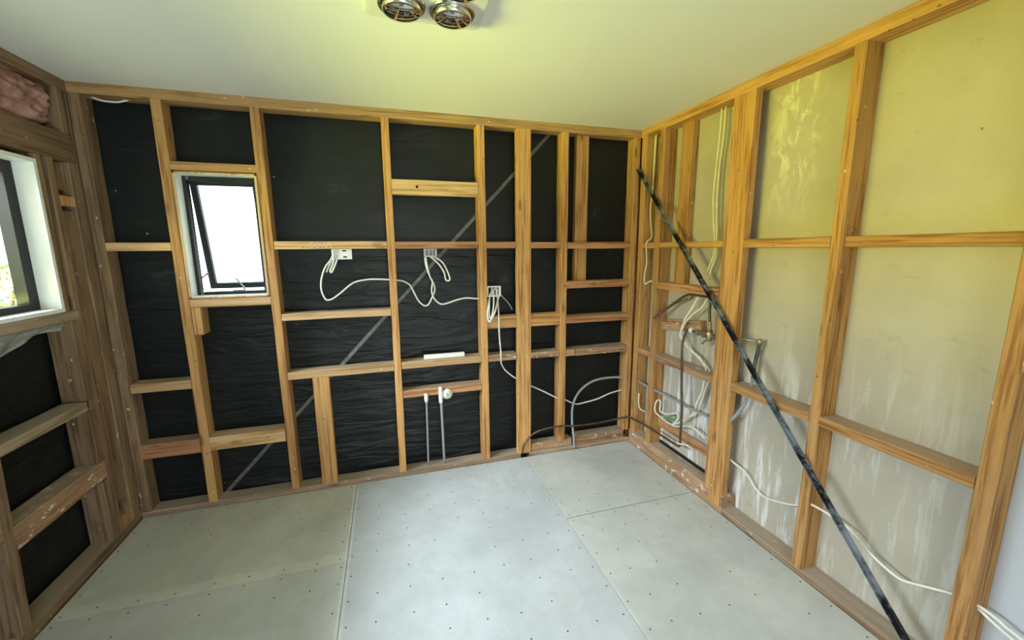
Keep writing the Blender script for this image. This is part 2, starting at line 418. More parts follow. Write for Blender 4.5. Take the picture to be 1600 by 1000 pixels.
# ------------------------------------------------------------ back wall
HX0, HX1, HZ0, HZ1 = .392, .798, 1.292, 1.99       # hole of the small window
def slab(name, wall, u0, u1, z0, z1, d0, d1, mat, holes=()):
    bm = bmesh.new()
    us = sorted({u0, u1, *[h[0] for h in holes], *[h[1] for h in holes]}); zs = sorted({z0, z1, *[h[2] for h in holes], *[h[3] for h in holes]})
    for a, b in zip(us, us[1:]):
        for c, d in zip(zs, zs[1:]):
            if any(h[0] <= (a+b)/2 <= h[1] and h[2] <= (c+d)/2 <= h[3] for h in holes): continue
            p, q = wpt(wall, a, d0, c), wpt(wall, b, d1, d)
            add_box(bm, [min(s, t) for s, t in zip(p, q)], [max(s, t) for s, t in zip(p, q)])
    bmesh.ops.remove_doubles(bm, verts=bm.verts[:], dist=1e-5)
    return tag(from_bm(name, bm, mat), kind='structure')
wall_back = slab('wall_back', 'b', -.14, W+.14, -.02, H, .125, .155, CLAD, [(HX0, HX1, HZ0, HZ1)])
def paper(wall, parent, u0, u1, z0, z1, d, mat, hole=None, amp=.010, lapfree=True):
    nu = int((u1-u0)/.035); nv = int((z1-z0)/.03)
    def fn(s, t):
        u = u0+(u1-u0)*s; z = z0+(z1-z0)*t
        n = noise.noise((u*2.3, z*7, 3.1+d)) + .5*noise.noise((u*6, z*19, 7.7))
        dd = d + amp*(.5+.5*n)
        if hole and hole[0]-.03 < u < hole[1]+.03 and hole[2]-.03 < z < hole[3]+.03:
            u = min(max(u, hole[0]), hole[1]) if min(abs(u-hole[0]), abs(u-hole[1])) < .036 else u
            dd = d+.004
        return tuple(wpt(wall, u, dd, z))
    sk = (lambda s, t: hole[0] < u0+(u1-u0)*s < hole[1] and hole[2] < z0+(z1-z0)*t < hole[3]) if hole else None
    return sheet('building_paper', fn, nu, nv, mat, parent, True, sk)
hb = (HX0, HX1, HZ0, HZ1)
paper('b', wall_back, -.10, W+.1, 1.53, 2.40, .104, PAPERS, hb, .005)
paper('b', wall_back, -.10, W+.1, -.02, 1.56, .108, PAPER, hb, .012)

B = wall_back
horz('b', 0, W, 2.347, 2.4, B, BROWN, name='top_plate')
horz('b', 0, 2.37, -.02, .032, B, PLATE, name='bottom_plate')
horz('b', 2.44, W, -.02, .028, B, PLATE, name='bottom_plate')
horz('b', 2.46, 2.795, .03, .088, B, ROUGH, .012, .09, 'plate_packer')
horz('b', 2.822, 3.25, .028, .098, B, ROUGH, .0, .1, 'plate_packer')
Z0, Z1 = .03, 2.349
vert('b', -.002, .048, Z0, Z1, B, GREY)
vert('b', -.060, -.006, Z0, Z1, B, GREY); vert('b', 3.303, 3.36, Z0, Z1, B, RED, d0=.03)
vert('b', .341, .389, Z0, Z1, B, GOLD)
vert('b', .801, .848, Z0, Z1, B, GOLD, lean=-.008)
vert('b', 1.487, 1.533, Z0, Z1, B, GOLD, lean=.008)
vert('b', 2.081, 2.131, Z0, Z1, B, GOLD)
vert('b', 2.349, 2.451, Z0, Z1, B, GOLD, 0, .048)
vert('b', 2.68, 2.729, .08, Z1, B, GOLD)
vert('b', 2.81, 2.908, 1.325, Z1, B, GOLD, .052, .098)
vert('b', 3.252, 3.297, .098, Z1, B, GOLD)
vert('b', .392, .438, 1.084, 1.242, B, GOLD, 0, .1, 'packing_block')
vert('b', .986, 1.082, .03, .768, B, GOLD, 0, .048)
def bn(u0, u1, z0, z1, mat=None, **k): return horz('b', u0, u1, z0, z1, B, mat, **k)
bn(.049, .34, 1.565, 1.61, PALE)
nog1 = bn(.85, 1.486, 1.569, 1.615, PALE)
bn(1.535, 2.08, 1.567, 1.611, RED); bn(2.132, 2.348, 1.566, 1.609, RED); bn(2.452, 2.679, 1.564, 1.607, RED)
bn(2.73, 3.251, 1.560, 1.606, RED, d1=.05)
bn(.39, .80, 1.997, 2.041, GOLD); bn(.39, .80, 1.242, 1.291, PALE)
bn(.049, .34, .765, .817, PALE); bn(.049, .34, .362, .448, RED); bn(.39, .80, .366, .45, PALE)
bn(.85, 1.486, 1.139, 1.181, PALE); bn(.85, 1.486, .764, .812, PALE)
bn(1.535, 2.08, .771, .818, PALE); bn(2.132, 2.347, .769, .815, ROUGH); bn(2.452, 2.679, .766, .810, ROUGH)
bn(2.73, 2.80, .760, .811, ROUGH); bn(2.806, 3.25, .757, .812, ROUGH)
bn(1.535, 2.08, .567, .615, RED)
bn(2.132, 2.348, 1.005, 1.098, GOLD, d0=.012, d1=.06); bn(2.452, 2.679, 1.004, 1.098, GOLD, d0=.012, d1=.06)
bn(2.73, 3.25, 1.011, 1.064, RED); bn(2.70, 3.25, 1.272, 1.324, RED)
bn(1.535, 2.08, 1.902, 1.994, PALE, d1=.05)
# holed knot in the pale board
cyl('bolt_hole', (1.688, -.0008, 1.952), (1.688, .01, 1.952), .009, BLACK, B)
# galvanised let-in angle brace behind the studs
def angle(name, p0, p1, nrm, a, b, t, mat, parent, jit=0):
    p0 = Vector(p0); p1 = Vector(p1); z = (p1-p0); L = z.length; z.normalize(); nrm = Vector(nrm); x = nrm.cross(z).normalized(); y = z.cross(x)
    bm = bmesh.new(); R = Matrix((x, y, z)).transposed().to_4x4(); R.translation = p0
    n = max(1, int(L/.12))
    prof = [(0, 0), (a, 0), (a, t), (t, t), (t, b), (0, b)]
    rings = []
    for i in range(n+1):
        rings.append([bm.verts.new(R @ Vector((q[0]+random.uniform(-jit, jit), q[1]+random.uniform(-jit, jit), L*i/n))) for q in prof])
    for i in range(n):
        for k in range(6): bm.faces.new((rings[i][k], rings[i][(k+1) % 6], rings[i+1][(k+1) % 6], rings[i+1][k]))
    bm.faces.new(rings[0][::-1]); bm.faces.new(rings[-1]); bmesh.ops.recalc_face_normals(bm, faces=bm.faces[:])
    return from_bm(name, bm, mat, parent)
o = angle('angle_brace', (.385, .100, -.01), (2.66, .100, 2.375), (0, -1, 0), .022, .014, .002, GALVD, B)
o['label'] = 'galvanised steel angle brace let in behind the studs'
# chalk scribble on the nogging
bm = bmesh.new()
def scr(pts): add_tube(bm, [Vector((x+random.uniform(-.0015, .0015), -.0010, z+random.uniform(-.0015, .0015))) for x, z in pts], .0013, 5)
cx, cz = 1.052, 1.592
scr([(cx+.012, cz+.012), (cx, cz+.016), (cx-.010, cz+.006), (cx-.006, cz-.008), (cx+.006, cz-.010), (cx+.012, cz-.002), (cx+.004, cz)])
scr([(cx+.022, cz+.010), (cx+.032, cz+.016), (cx+.042, cz+.006), (cx+.038, cz-.010), (cx+.026, cz-.012), (cx+.020, cz), (cx+.022, cz+.010)])
scr([(cx+.048, cz+.015), (cx+.058, cz-.014), (cx+.070, cz+.017)])
scr([(cx+.078, cz+.016), (cx+.074, cz-.016)])
scr([(cx+.082, cz-.015), (cx+.094, cz+.015), (cx+.108, cz-.017)])
o = from_bm('chalk_writing', bm, CHALK, B, True); o['label'] = 'whitish handwritten carpenter mark on the nogging'

# ------------------------------------------------------------ right wall
wall_right = slab('wall_right', 'r', YR, .13, -.02, H, .1, .13, LINING)
R_ = wall_right
horz('r', YR, 0, 2.345, 2.4, R_, GOLD, name='top_plate')
horz('r', YR, -.99, -.02, .026, R_, PLATE, name='bottom_plate')
horz('r', -.99, -.004, -.02, .105, R_, ROUGH, 0, .088, 'bottom_plate')
box('plate_gap', (W+.0955, -.84, .10), (W+.0995, -.273, .122), BLACK, R_)['label'] = 'black slot open behind the bottom plate'  # solid black strip; the slot's darkness is put in as colour
def rv(u0, u1, z0, z1, mat=None, **k): return vert('r', u0, u1, z0, z1, R_, mat, **k)
def rn(u0, u1, z0, z1, mat=None, **k): return horz('r', u0, u1, z0, z1, R_, mat, **k)
rv(-.068, -.012, .105, 2.347, GOLD); rv(-.272, -.222, .105, 2.347, GOLD, lean=-.0)
rv(-.476, -.375, 1.325, 2.347, GOLD, d0=.05, d1=.098)
rv(-.882, -.840, .105, 2.347, GOLD); rv(-.978, -.884, .026, 2.347, GOLD, d1=.048)
rv(-1.480, -1.434, .026, 2.347, GOLD); rv(-2.046, -1.998, .026, 2.347, GOLD)
for y in (-2.60, -3.15, -3.7): rv(y-.045, y, .026, 2.347, GOLD)
rn(-.221, -.069, 1.558, 1.598, GOLD); rn(-.839, -.273, 1.561, 1.597, GOLD, d1=.05); rn(-1.433, -.98, 1.558, 1.603, GOLD)
rn(-1.997, -1.481, 1.559, 1.603, GOLD, d0=.02)
rn(-.839, -.273, 1.276, 1.325, RED); rn(-.221, -.069, .762, .803, RED); rn(-.839, -.273, .755, .80, ROUGH)
rn(-1.433, -.98, .762, .806, GOLD); rn(-1.997, -1.481, .764, .808, GOLD)
rn(-2.6, -2.047, 1.18, 1.225, PALE)
rn(-.839, -.273, .235, .300, RED, d0=.07, d1=.099)
o = rn(-.66, -.273, 1.005, 1.08, ROUGH, d0=.055, d1=.099, rise=-.05); o['label'] = 'whitish plaster-smeared board'
# old steel brace, black and flaking, across the studs
o = angle('angle_brace', (W-.020, .0, 2.128), (W-.020, -1.985, .006), (-1, 0, 0), .023, .018, .003, STRAP, R_, .0008)
o['label'] = 'black flaking steel brace running down across the studs'

# ------------------------------------------------------------ left wall
LY0, LY1, LZ0, LZ1 = -2.30, -.283, 1.282, 1.975
wall_left = slab('wall_left', 'l', YR, .13, -.02, H, .125, .155, CLAD, [(LY0, LY1, LZ0, LZ1)])
L_ = wall_left
hl = (LY0, LY1, LZ0, LZ1)
paper('l', L_, -3.9, .1, -.02, 2.4, .106, PAPER, hl, .012)
def lv(u0, u1, z0, z1, mat=None, **k): return vert('l', u0, u1, z0, z1, L_, mat or GREY, **k)
def ln(u0, u1, z0, z1, mat=None, **k): return horz('l', u0, u1, z0, z1, L_, mat or GREY, **k)
ln(YR, 0, 2.350, 2.4, GREY, name='top_plate'); ln(YR, 0, -.02, .045, GREY, name='bottom_plate')
ln(-2.45, -.028, 2.0, 2.138, GREY, name='lintel')
lv(-.080, -.016, .045, 1.999); lv(-.172, -.084, .205, 1.76, d0=.008); lv(-.218, -.176, .045, 1.999)
lv(-.2825, -.250, 1.283, 1.999)
lv(-.262, -.215, .826, 1.231); lv(-.262, -.215, .485, .774); lv(-.262, -.215, .045, .38)
lv(-.075, -.030, 2.139, 2.349)
lv(-.166, -.078, 1.785, 1.832, PALE, d0=.004, d1=.06, name='packing_block')
lv(-.160, -.082, 1.862, 1.995, GREY, d0=.03, d1=.09, name='packing_block')
lv(-.166, -.078, .045, .105, RED, d0=.012, d1=.09, name='packing_block')
ln(-2.4, -.200, 1.232, 1.281, ASH)
lv(-.813, -.762, .045, 1.231, lean=.05)
ln(-.765, -.263, .776, .822, ASH); ln(-.775, -.205, .384, .483, ROUGH); ln(-1.35, -.82, .445, .522, ROUGH)
ln(-1.35, -.82, .776, .822)
for y in (-1.36, -1.85, -2.42, -3.0, -3.6): lv(y-.045, y, .045, 1.23 if y > -2.4 else 1.999)
lv(-2.345, -2.30, 1.283, 1.999)
lv(-.60, -.555, 2.139, 2.349); lv(-1.2, -1.155, 2.139, 2.349)

# ------------------------------------------------------------ wall behind the camera, with its big opening
wall_front = slab('wall_front', 'b', -.14, W+.14, -.02, H, YR-.1, YR, CEIL, [(.9, 2.1, -.02, 2.05)])
B_ = wall_front

# ------------------------------------------------------------ awning windows
def awning(n, wall, u0, u1, z0, z1, dfr, ang, liner_t=.012, parentlabel=None, flip=1, frame_w=.030):
    """u0..u1, z0..z1 outer size of the liner; dfr depth of the frame's room side"""
    root = tag(empty('window_%d' % n, wpt(wall, (u0+u1)/2, 0, z0)), kind='structure'); off = Vector(root.location)
    def bx(name, a, b, mat, par=None, T=None):
        bm = bmesh.new()
        for (p, q) in zip(a, b):
            A = wpt(wall, *p)-off; C = wpt(wall, *q)-off
            add_box(bm, [min(s, t) for s, t in zip(A, C)], [max(s, t) for s, t in zip(A, C)], T)
        return from_bm(name, bm, mat, par or root)
    t = liner_t
    bx('window_liner', [(u0, 0, z0), (u1-t, 0, z0), (u0+t, 0, z0), (u0+t, 0, z1-t)], [(u0+t, dfr+.05, z1), (u1, dfr+.05, z1), (u1-t, dfr+.05, z0+t), (u1-t, dfr+.05, z1)], WPAINT)
    a0, a1, c0, c1 = u0+t, u1-t, z0+t, z1-t; f = frame_w; d0, d1 = dfr, dfr+.045
    bx('window_frame', [(a0, d0, c0), (a1-f, d0, c0), (a0+f, d0, c0), (a0+f, d0, c1-f)], [(a0+f*.55, d1, c1), (a1, d1, c1), (a1-f, d1, c0+f*.55), (a1-f, d1, c1)], ALU)
    # sash swings out about its top edge
    b0, b1, e0, e1 = a0+f*.5, a1-f*.5, c0+f*.5, c1-f*.4; s = .032
    hinge = wpt(wall, 0, d1, e1)-off
    ax = Vector((1, 0, 0)) if wall == 'b' else Vector((0, 1, 0))
    T = Matrix.Translation(hinge) @ Matrix.Rotation(math.radians(ang), 4, ax) @ Matrix.Translation(-hinge)
    q0, q1 = d1, d1+.028
    sash = bx('sash', [(b0, q0, e0), (b1-s, q0, e0), (b0+s, q0, e0), (b0+s, q0, e1-s)], [(b0+s, q1, e1), (b1, q1, e1), (b1-s, q1, e0+s), (b1-s, q1, e1)], ALU, None, T)
    bx('pane', [(b0+s*.8, q0+.012, e0+s*.8)], [(b1-s*.8, q0+.016, e1-s*.8)], GLASS, sash, T)
    # friction stay and winder
    um = (a0+a1)/2+.02*flip
    P0 = wpt(wall, um+.03, d0+.012, c0+f*.6)-off; P1 = wpt(wall, um-.03, d0+.010, c0+f*.6)-off
    bm = bmesh.new()
    add_tube(bm, [P1, P0], .006, 6, False)
    e = T @ (wpt(wall, um-.02, q0, e0+s*.5)-off)
    add_tube(bm, [P0, (P0+e)/2+Vector((0, 0, .005)), e], .004, 6, False)
    add_tube(bm, [P0, P0+Vector((0, 0, .02)), wpt(wall, um-.012, d0+.02, c0+f*.6+.075)-off], .0045, 6, False)
    from_bm('stay', bm, STEEL, root)
    bm = bmesh.new()
    pa = wpt(wall, a0+f*.6, d1, c0+.10)-off; pb = T @ (wpt(wall, b0+.006, q0, e0+.10)-off)
    add_tube(bm, [pa, pb], .006, 6, False); from_bm('side_stay', bm, STEEL, root)
    return root
w2 = awning(2, 'b', .395, .797, 1.295, 1.990, .075, 9.5)
bm = bmesh.new(); z0, z1, x0, x1 = 1.295, 1.990, .395, .797
for a, b in (((x0-.001, -.004, z0), (x0+.010, .002, z1)), ((x1-.010, -.004, z0), (x1+.001, .002, z1)), ((x0, -.004, z1-.010), (x1, .002, z1)), ((x0, -.004, z0), (x1, .002, z0+.008))):
    add_box(bm, Vector(a)-w2.location, Vector(b)-w2.location)
from_bm('liner_edge', bm, PALE, w2)
w1 = awning(1, 'l', LY0, LY1, LZ0, LZ1, .078, 9.5, .017, flip=-1, frame_w=.055)

# ------------------------------------------------------------ insulation and torn paper
def batt():
    y0, y1, z0, z1 = -.555, -.066, 2.141, 2.348; nu, nv = 44, 18
    def fn(s, t):
        u = y0+(y1-y0)*s; z = z0+(z1-z0)*t
        ed = min(1, min(s, 1-s)*10)*min(1, min(t, 1-t)*7)
        n = noise.noise((u*11, z*17, 1.3))*.5+.35*noise.noise((u*30, z*40, 4.1))
        cr = max(0, .16-abs(noise.noise((u*7, z*15, 9.2))))*1.6
        d = .045 - .05*ed*(.55+n*.9) + cr*.10
        d = max(d, .002)
        if s > .8: z = z + (z1-z)*.0 + (s-.8)*.25*(1-t)
        return (-d, u, z)
    return fn, nu, nv
fn, nu, nv = batt()
o = sheet('insulation_batt', fn, nu, nv, BATT)
sm = o.modifiers.new('thick', 'SOLIDIFY'); sm.thickness = .045; sm.offset = -1
tag(o, 'torn pink glass wool batt stuffed above the lintel of the left window', 'insulation')
def flapfn(s, t):
    y = -.70+.435*s; z = 1.229-.105*t*(.75+.35*math.sin(s*5+.8))
    d = .03+.045*t+.012*noise.noise((s*6, t*4, 2))+.01*math.sin(s*14+t*3)
    if s > .8: z += (s-.8)*.10*t; d -= (s-.8)*.1
    return (-d, y, z)
o = sheet('paper_flap', flapfn, 30, 10, FLAP)
tag(o, 'crumpled grey flap of building paper hanging under the left window sill', 'paper')

# ------------------------------------------------------------ ceiling heat lamp unit
hx, hy = 1.662, -1.262
lamp = tag(empty('heat_lamp', (hx, hy, H)), 'white square ceiling heater with round silvered bulbs, seen at the top edge', 'ceiling heater')
bm = bmesh.new(); add_box(bm, (-.2, -.2, -.026), (.2, .2, 0)); bmesh.ops.bevel(bm, geom=[e for e in bm.edges if e.verts[0].co.z < -.01 and e.verts[1].co.z < -.01], offset=.008, segments=2, affect='EDGES')
from_bm('panel', bm, plain('panel_white', (.66, .67, .65), .4), lamp)
FIL = plain('reflector_silver', (.8, .8, .79), .22, 1.0)
LENS = bpy.data.materials.new('bulb_glass'); LENS.use_nodes = True
lb = LENS.node_tree.nodes['Principled BSDF']; lb.inputs['Transmission Weight'].default_value = 1; lb.inputs['Roughness'].default_value = .02; lb.inputs['IOR'].default_value = 1.3
for ix in (-1, 1):
    for iy in (-1, 1):
        m = Matrix.Translation((ix*.085, iy*.085, 0))
        lathe('bezel_ring', [(.070, -.018), (.078, -.024), (.080, -.034), (.074, -.042), (.066, -.036), (.063, -.022), (.070, -.018)], CHROME, lamp, m, 32)
        bulb = lathe('bulb', [(.062, -.022), (.0655, -.040), (.064, -.052), (.058, -.058), (.0575, -.052), (.050, -.036), (.036, -.024), (.018, -.021), (.0, -.021)], FIL, lamp, m, 32)
        lathe('bulb_lens', [(.058, -.0575), (.050, -.062), (.034, -.066), (.016, -.068), (0, -.0685)], GLASS, bulb, m, 32)
        lathe('filament_holder', [(.0, -.022), (.007, -.022), (.007, -.045), (.012, -.047), (.012, -.050), (0, -.051)], STEEL, bulb, m, 12)

# ------------------------------------------------------------ services on the back wall
G1 = 'white cables on the back wall'
tag(tube('electrical_cable', [(0.061,.06,2.354),(.101,.05,2.337),(.138,.05,2.332),(.193,.05,2.335),(.252,.06,2.363)], .0055, CABLE),
    'short white cable sagging under the top plate beside the left corner', 'cable')
k1 = [(1.163,0.07,1.541),(1.143,0.04,1.499),(1.115,0.03,1.462),(1.094,0.03,1.416),(1.08,0.03,1.359),(1.081,0.03,1.306),(1.097,0.03,1.262),(1.114,0.03,1.253),(1.144,0.03,1.263),(1.191,0.035,1.297),(1.238,0.04,1.336),(1.276,0.05,1.359),(1.323,0.05,1.37),(1.384,0.05,1.375),(1.479,0.05,1.37),(1.532,0.05,1.364),(1.571,0.05,1.358),(1.615,0.05,1.332),(1.636,0.05,1.292),(1.663,0.05,1.231),(1.691,0.05,1.197),(1.714,0.05,1.186),(1.735,0.05,1.198),(1.758,0.05,1.239),(1.778,0.05,1.287),(1.774,0.05,1.33),(1.749,0.05,1.385),(1.728,0.05,1.451),(1.723,0.06,1.51)]
tag(tube('electrical_cable', k1, .0054, CABLE), 'white cable looping from the left outlet bracket through a stud to the middle bracket', 'cable')
tag(tube('electrical_cable', [(1.185,0.06,1.527),(1.178,0.04,1.494),(1.162,0.04,1.456),(1.146,0.04,1.426),(1.137,0.04,1.435),(1.151,0.04,1.466),(1.165,0.05,1.508)], .0055, CABLE),
    'short doubled-back white cable end hanging from the left outlet bracket', 'cable')
tag(tube('electrical_cable', [(1.156,0.055,1.512),(1.131,0.046,1.462),(1.115,0.042,1.426)], .005, CABLE), 'shortest straight cable tail below the left outlet bracket', 'cable')
tag(tube('electrical_cable', [(1.727,0.06,1.533),(1.732,0.045,1.469),(1.748,0.035,1.385),(1.764,0.035,1.349),(1.756,0.035,1.289),(1.769,0.04,1.24),(1.798,0.04,1.205),(1.828,0.04,1.193),(1.871,0.04,1.202),(1.934,0.045,1.22),(1.997,0.05,1.228),(2.08,0.05,1.221),(2.144,0.05,1.249)], .0054, CABLE),
    'white cable dipping from the middle bracket and running right to the third bracket', 'cable')
tag(tube('electrical_cable', [(1.744,0.06,1.527),(1.773,0.04,1.501),(1.812,0.03,1.462),(1.843,0.03,1.408),(1.851,0.03,1.365),(1.865,0.03,1.352),(1.881,0.03,1.364),(1.865,0.035,1.419),(1.838,0.04,1.473),(1.804,0.05,1.5),(1.748,0.07,1.527)], .0055, CABLE),
    'narrow hairpin loop of white cable hanging from the middle bracket', 'cable')
tag(tube('electrical_cable', [(2.184,0.05,1.279),(2.152,0.03,1.219),(2.134,0.0,1.155),(2.128,-0.012,1.093),(2.138,-0.014,1.062),(2.153,-0.014,1.079),(2.182,-0.012,1.133),(2.214,0.03,1.21),(2.236,0.05,1.264),(2.226,0.06,1.296)], .006, CABLE),
    'wider hanging loop of white cable at the third bracket beside the stud', 'cable')
tag(tube('electrical_cable', [(2.206,0.06,1.29),(2.16,0.035,1.25),(2.143,0.0,1.165),(2.143,-0.002,1.091),(2.159,-0.004,1.102),(2.175,-.002,1.181),(2.187,0.05,1.273)], .0055, CABLE),
    'inner, narrower loop of white cable at the third bracket', 'cable')
tag(tube('electrical_cable', [(2.219,0.07,1.289),(2.212,0.03,1.21),(2.210,0.0,1.119),(2.211,-0.002,1.03),(2.213,-0.003,.95),(2.219,-0.008,0.86),(2.221,-.008,0.80),(2.226,0.01,0.76),(2.238,0.03,0.73),(2.276,0.058,0.673),(2.357,0.06,0.604),(2.473,0.055,0.537),(2.569,0.04,0.488),(2.662,0.03,0.435),(2.748,0.04,0.4),(2.839,0.045,0.353),(2.931,0.05,0.355),(3.039,0.05,0.372),(3.14,0.05,0.404),(3.251,0.05,0.423)], .0052, CABLE),
    'long white cable dropping from the third bracket and sagging low to the right corner', 'cable')
tag(tube('electrical_cable', [(2.239,0.06,1.244),(2.285,0.06,1.194),(2.311,0.06,1.16),(2.328,0.06,1.127)], .0045, GREYP), 'short grey cable tail pointing down right from the third bracket', 'cable')

def bracket(name, x0, x1, z0, z1, y, label, mat, style):
    r = tag(empty(name, ((x0+x1)/2, y, z0)), label, 'outlet bracket'); w = (x1-x0)/2; h = z1-z0
    def bb(nm, parts, m):
        bm = bmesh.new()
        for a, b in parts: add_box(bm, a, b)
        return from_bm(nm, bm, m, r)
    if style == 'plate':
        bb('flush_box', [((-w, -.01, 0), (-w+.012, .04, h)), ((-w+.012, .034, 0), (w-.07, .04, h)), ((-w+.012, -.01, h-.006), (w-.07, .04, h)), ((-w+.036, -.01, 0), (-w+.044, .03, h*.8)), ((-w+.012, .01, 0), (-w+.036, .035, .004))], m=mat)
        bb('face_plate', [((-w+.044, -.006, 0), (w, 0, h*.16)), ((-w+.044, -.006, h*.30), (w, 0, h*.76)), ((-w+.044, -.006, h*.90), (w, 0, h)),
                          ((-w+.044, -.006, h*.16), (w-.052, 0, h*.30)), ((w-.030, -.006, h*.16), (w, 0, h*.30)),
                          ((-w+.044, -.006, h*.76), (w-.055, 0, h*.90)), ((w-.032, -.006, h*.76), (w, 0, h*.90))], mat)
        bb('knockout', [((-w+.055, .001, .005), (w-.022, .004, h-.005))], BLACK)
    else:
        t = .008
        bb('frame', [((-w, -.005, 0), (-w+t, .035, h)), ((w-t*1.5, -.005, 0), (w, .035, h)), ((-w+t, -.005, 0), (w-t, .01, t)), ((-w+t, -.005, h-t), (w-t, .035, h))], mat)
        bb('back_plate', [((-w+t, .03, t), (w-t, .034, h-t))], GREYP if style == 'open' else BLACK)
        bb('lug', [((-w*.35, -.004, t), (-w*.35+.005, .03, h-t))], mat); bb('lug', [((w*.30, -.004, t), (w*.30+.005, .03, h-t))], mat)
    return r
bracket('outlet_bracket', 1.155, 1.272, 1.505, 1.568, .035, 'white plastic outlet bracket with two slots under the nogging, left of three', WHITEP, 'plate')
bracket('outlet_bracket', 1.716, 1.800, 1.513, 1.566, .035, 'pale grey-green open outlet bracket under the nogging, middle of three', plain('grey_green_plastic', (.45, .50, .46), .45), 'open')
bracket('outlet_bracket', 2.137, 2.235, 1.232, 1.306, .03, 'white slotted open outlet bracket fixed beside a stud, lowest of three', WHITEP, 'slots')

def pipe_cap(o, p, m): return cyl('pipe_cap', p, (p[0], p[1], p[2]+.02), m, WHITEP, o)
p1 = tag(empty('water_pipe', (1.683, .04, .03)), 'thin dark grey water pipe rising to the low nogging, left of the pair', 'pipe')
tube('riser', [(.002, -.05, .515), (.003, -.045, .46), (.003, -.012, .25), (0, 0, -.002)], .0065, GREYP, p1)
lathe('pipe_cap', [(0, .56), (.011, .558), (.013, .54), (.013, .515), (.009, .495), (0, .495)], WHITEP, p1, Matrix.Translation((.002, -.052, 0)), 14)
p2 = tag(empty('water_pipe', (1.796, .03, .03)), 'grey water pipe with a white elbow at its top, right of the pair', 'pipe')
tube('riser', [(-.012, -.045, .56), (-.010, -.042, .45), (-.004, -.02, .22), (0, 0, -.002)], .0085, GREYP, p2)
lathe('elbow', [(0, .60), (.011, .598), (.014, .58), (.014, .50), (.011, .48), (0, .478)], WHITEP, p2, Matrix.Translation((-.0125, -.047, 0)), 16)
m = axis_mat(Vector((.032, -.032, .540)), (0.05, -1, .0))
lathe('fitting_disc', [(0, 0), (.035, 0), (.038, .006), (.036, .014), (.020, .018), (.018, .026), (.008, .026), (.007, .020), (0, .020)], WHITEP, p2, m, 28)
lathe('plug', [(0, .0265), (.006, .0265), (.006, .030), (0, .030)], STEEL, p2, m, 12)
o = box('plastic_offcut', (-.14, -.012, 0), (.14, .012, .030), WHITEP, None, .002); o.location = (1.826, .04, .818)
tag(o, 'white plastic strip lying on the middle nogging', 'offcut')

# ------------------------------------------------------------ water pipes through the corner
gh = [(2.809,-0.008,0.010),(2.804,-0.008,0.107),(2.797,0.0,0.174),(2.798,0.02,0.251),(2.806,0.03,0.331),(2.835,0.04,0.408),(2.901,0.05,0.477),(2.989,0.05,0.523),(3.088,0.05,0.538),(3.20,0.05,0.535),(3.26,0.046,0.524),(3.332,0.040,0.520),(3.334,-0.05,0.520),(3.332,-0.246,0.518),(3.337,-0.414,0.52),(3.337,-0.551,0.518),(3.337,-0.686,0.52),(3.337,-0.79,0.521),(3.332,-0.86,0.523),(3.332,-0.915,0.543),(3.332,-0.945,0.556),(3.334,-0.98,0.586),(3.342,-1.012,0.639),(3.352,-1.04,0.702),(3.352,-1.052,0.751),(3.362,-1.059,0.812),(3.362,-1.066,0.855)]
hose = tag(empty('water_hose', gh[0]), 'long grey plastic pipe arching from the back wall through the right wall studs', 'pipe')
tube('hose', [Vector(p)-Vector(gh[0]) for p in gh], .0095, GREYP, hose)
cp = [(3.362,-1.066,0.855),(3.367,-1.066,0.944),(3.370,-1.075,1.01),(3.364,-1.085,1.050)]
tube('riser', [Vector(p)-Vector(gh[0]) for p in cp], .010, plain('blackened_copper_riser', (.10, .12, .13), .4, .4), hose)
tube('branch', [Vector(p)-Vector(gh[0]) for p in [(3.364,-1.085,1.060),(3.352,-0.992,1.060),(3.332,-0.933,1.056)]], .008, BRASS, hose, False)
lathe('elbow', [(0, -.016), (.012, -.016), (.015, 0), (.012, .016), (0, .018)], BRASS, hose, Matrix.Translation(Vector((3.364, -1.085, 1.060))-Vector(gh[0])), 14)
dk = [(2.378,-0.012,0.036),(2.390,-0.012,0.096),(2.415,-0.006,0.132),(2.459,0.005,0.165),(2.509,-.004,0.194),(2.574,-.009,0.208),(2.663,-0.010,0.212),(2.74,-.010,.206),(2.813,-0.012,0.199),(2.952,-0.012,0.196),(3.089,-0.012,0.2),(3.223,-0.012,0.21),(3.280,-0.014,0.212),(3.292,-.03,.212),(3.292,-0.06,0.215),(3.292,-0.232,0.230),(3.292,-0.346,0.234),(3.292,-0.474,0.237),(3.292,-.590,.240),(3.292,-0.612,0.245),(3.292,-.618,.262),(3.292,-0.617,0.30),(3.292,-0.612,0.505),(3.292,-0.595,0.67),(3.292,-0.583,0.83),(3.293,-0.577,0.93),(3.305,-0.572,0.98),(3.330,-0.563,1.022),(3.342,-0.562,1.031)]
op = tag(tube('copper_pipe', dk, .0078, DARKP), 'dark tarnished pipe bending along the bottom plate, round the corner and up to the valve', 'pipe')
tag(tube('copper_pipe', [(3.290,-0.267,1.064),(3.310,-0.308,1.102),(3.335,-0.425,1.193),(3.340,-0.535,1.256),(3.342,-0.60,1.263),(3.342,-0.715,1.263),(3.342,-0.735,1.246),(3.342,-0.738,1.17),(3.342,-0.745,1.115),(3.342,-0.748,1.05)], .0085, DARKP),
    'dark copper pipe sloping up from a stud and down into the valve', 'pipe')
tag(tube('copper_pipe', [(3.345,-0.295,1.105),(3.362,-0.387,1.175),(3.366,-0.537,1.240)], .006, BRASS), 'thinner lighter pipe lying behind the sloping copper pipe', 'pipe')
vo = Vector((3.342, -.75, 1.03))
valve = tag(empty('mixer_valve', vo), 'brass and chrome shower mixer valve on the right wall between studs', 'valve')
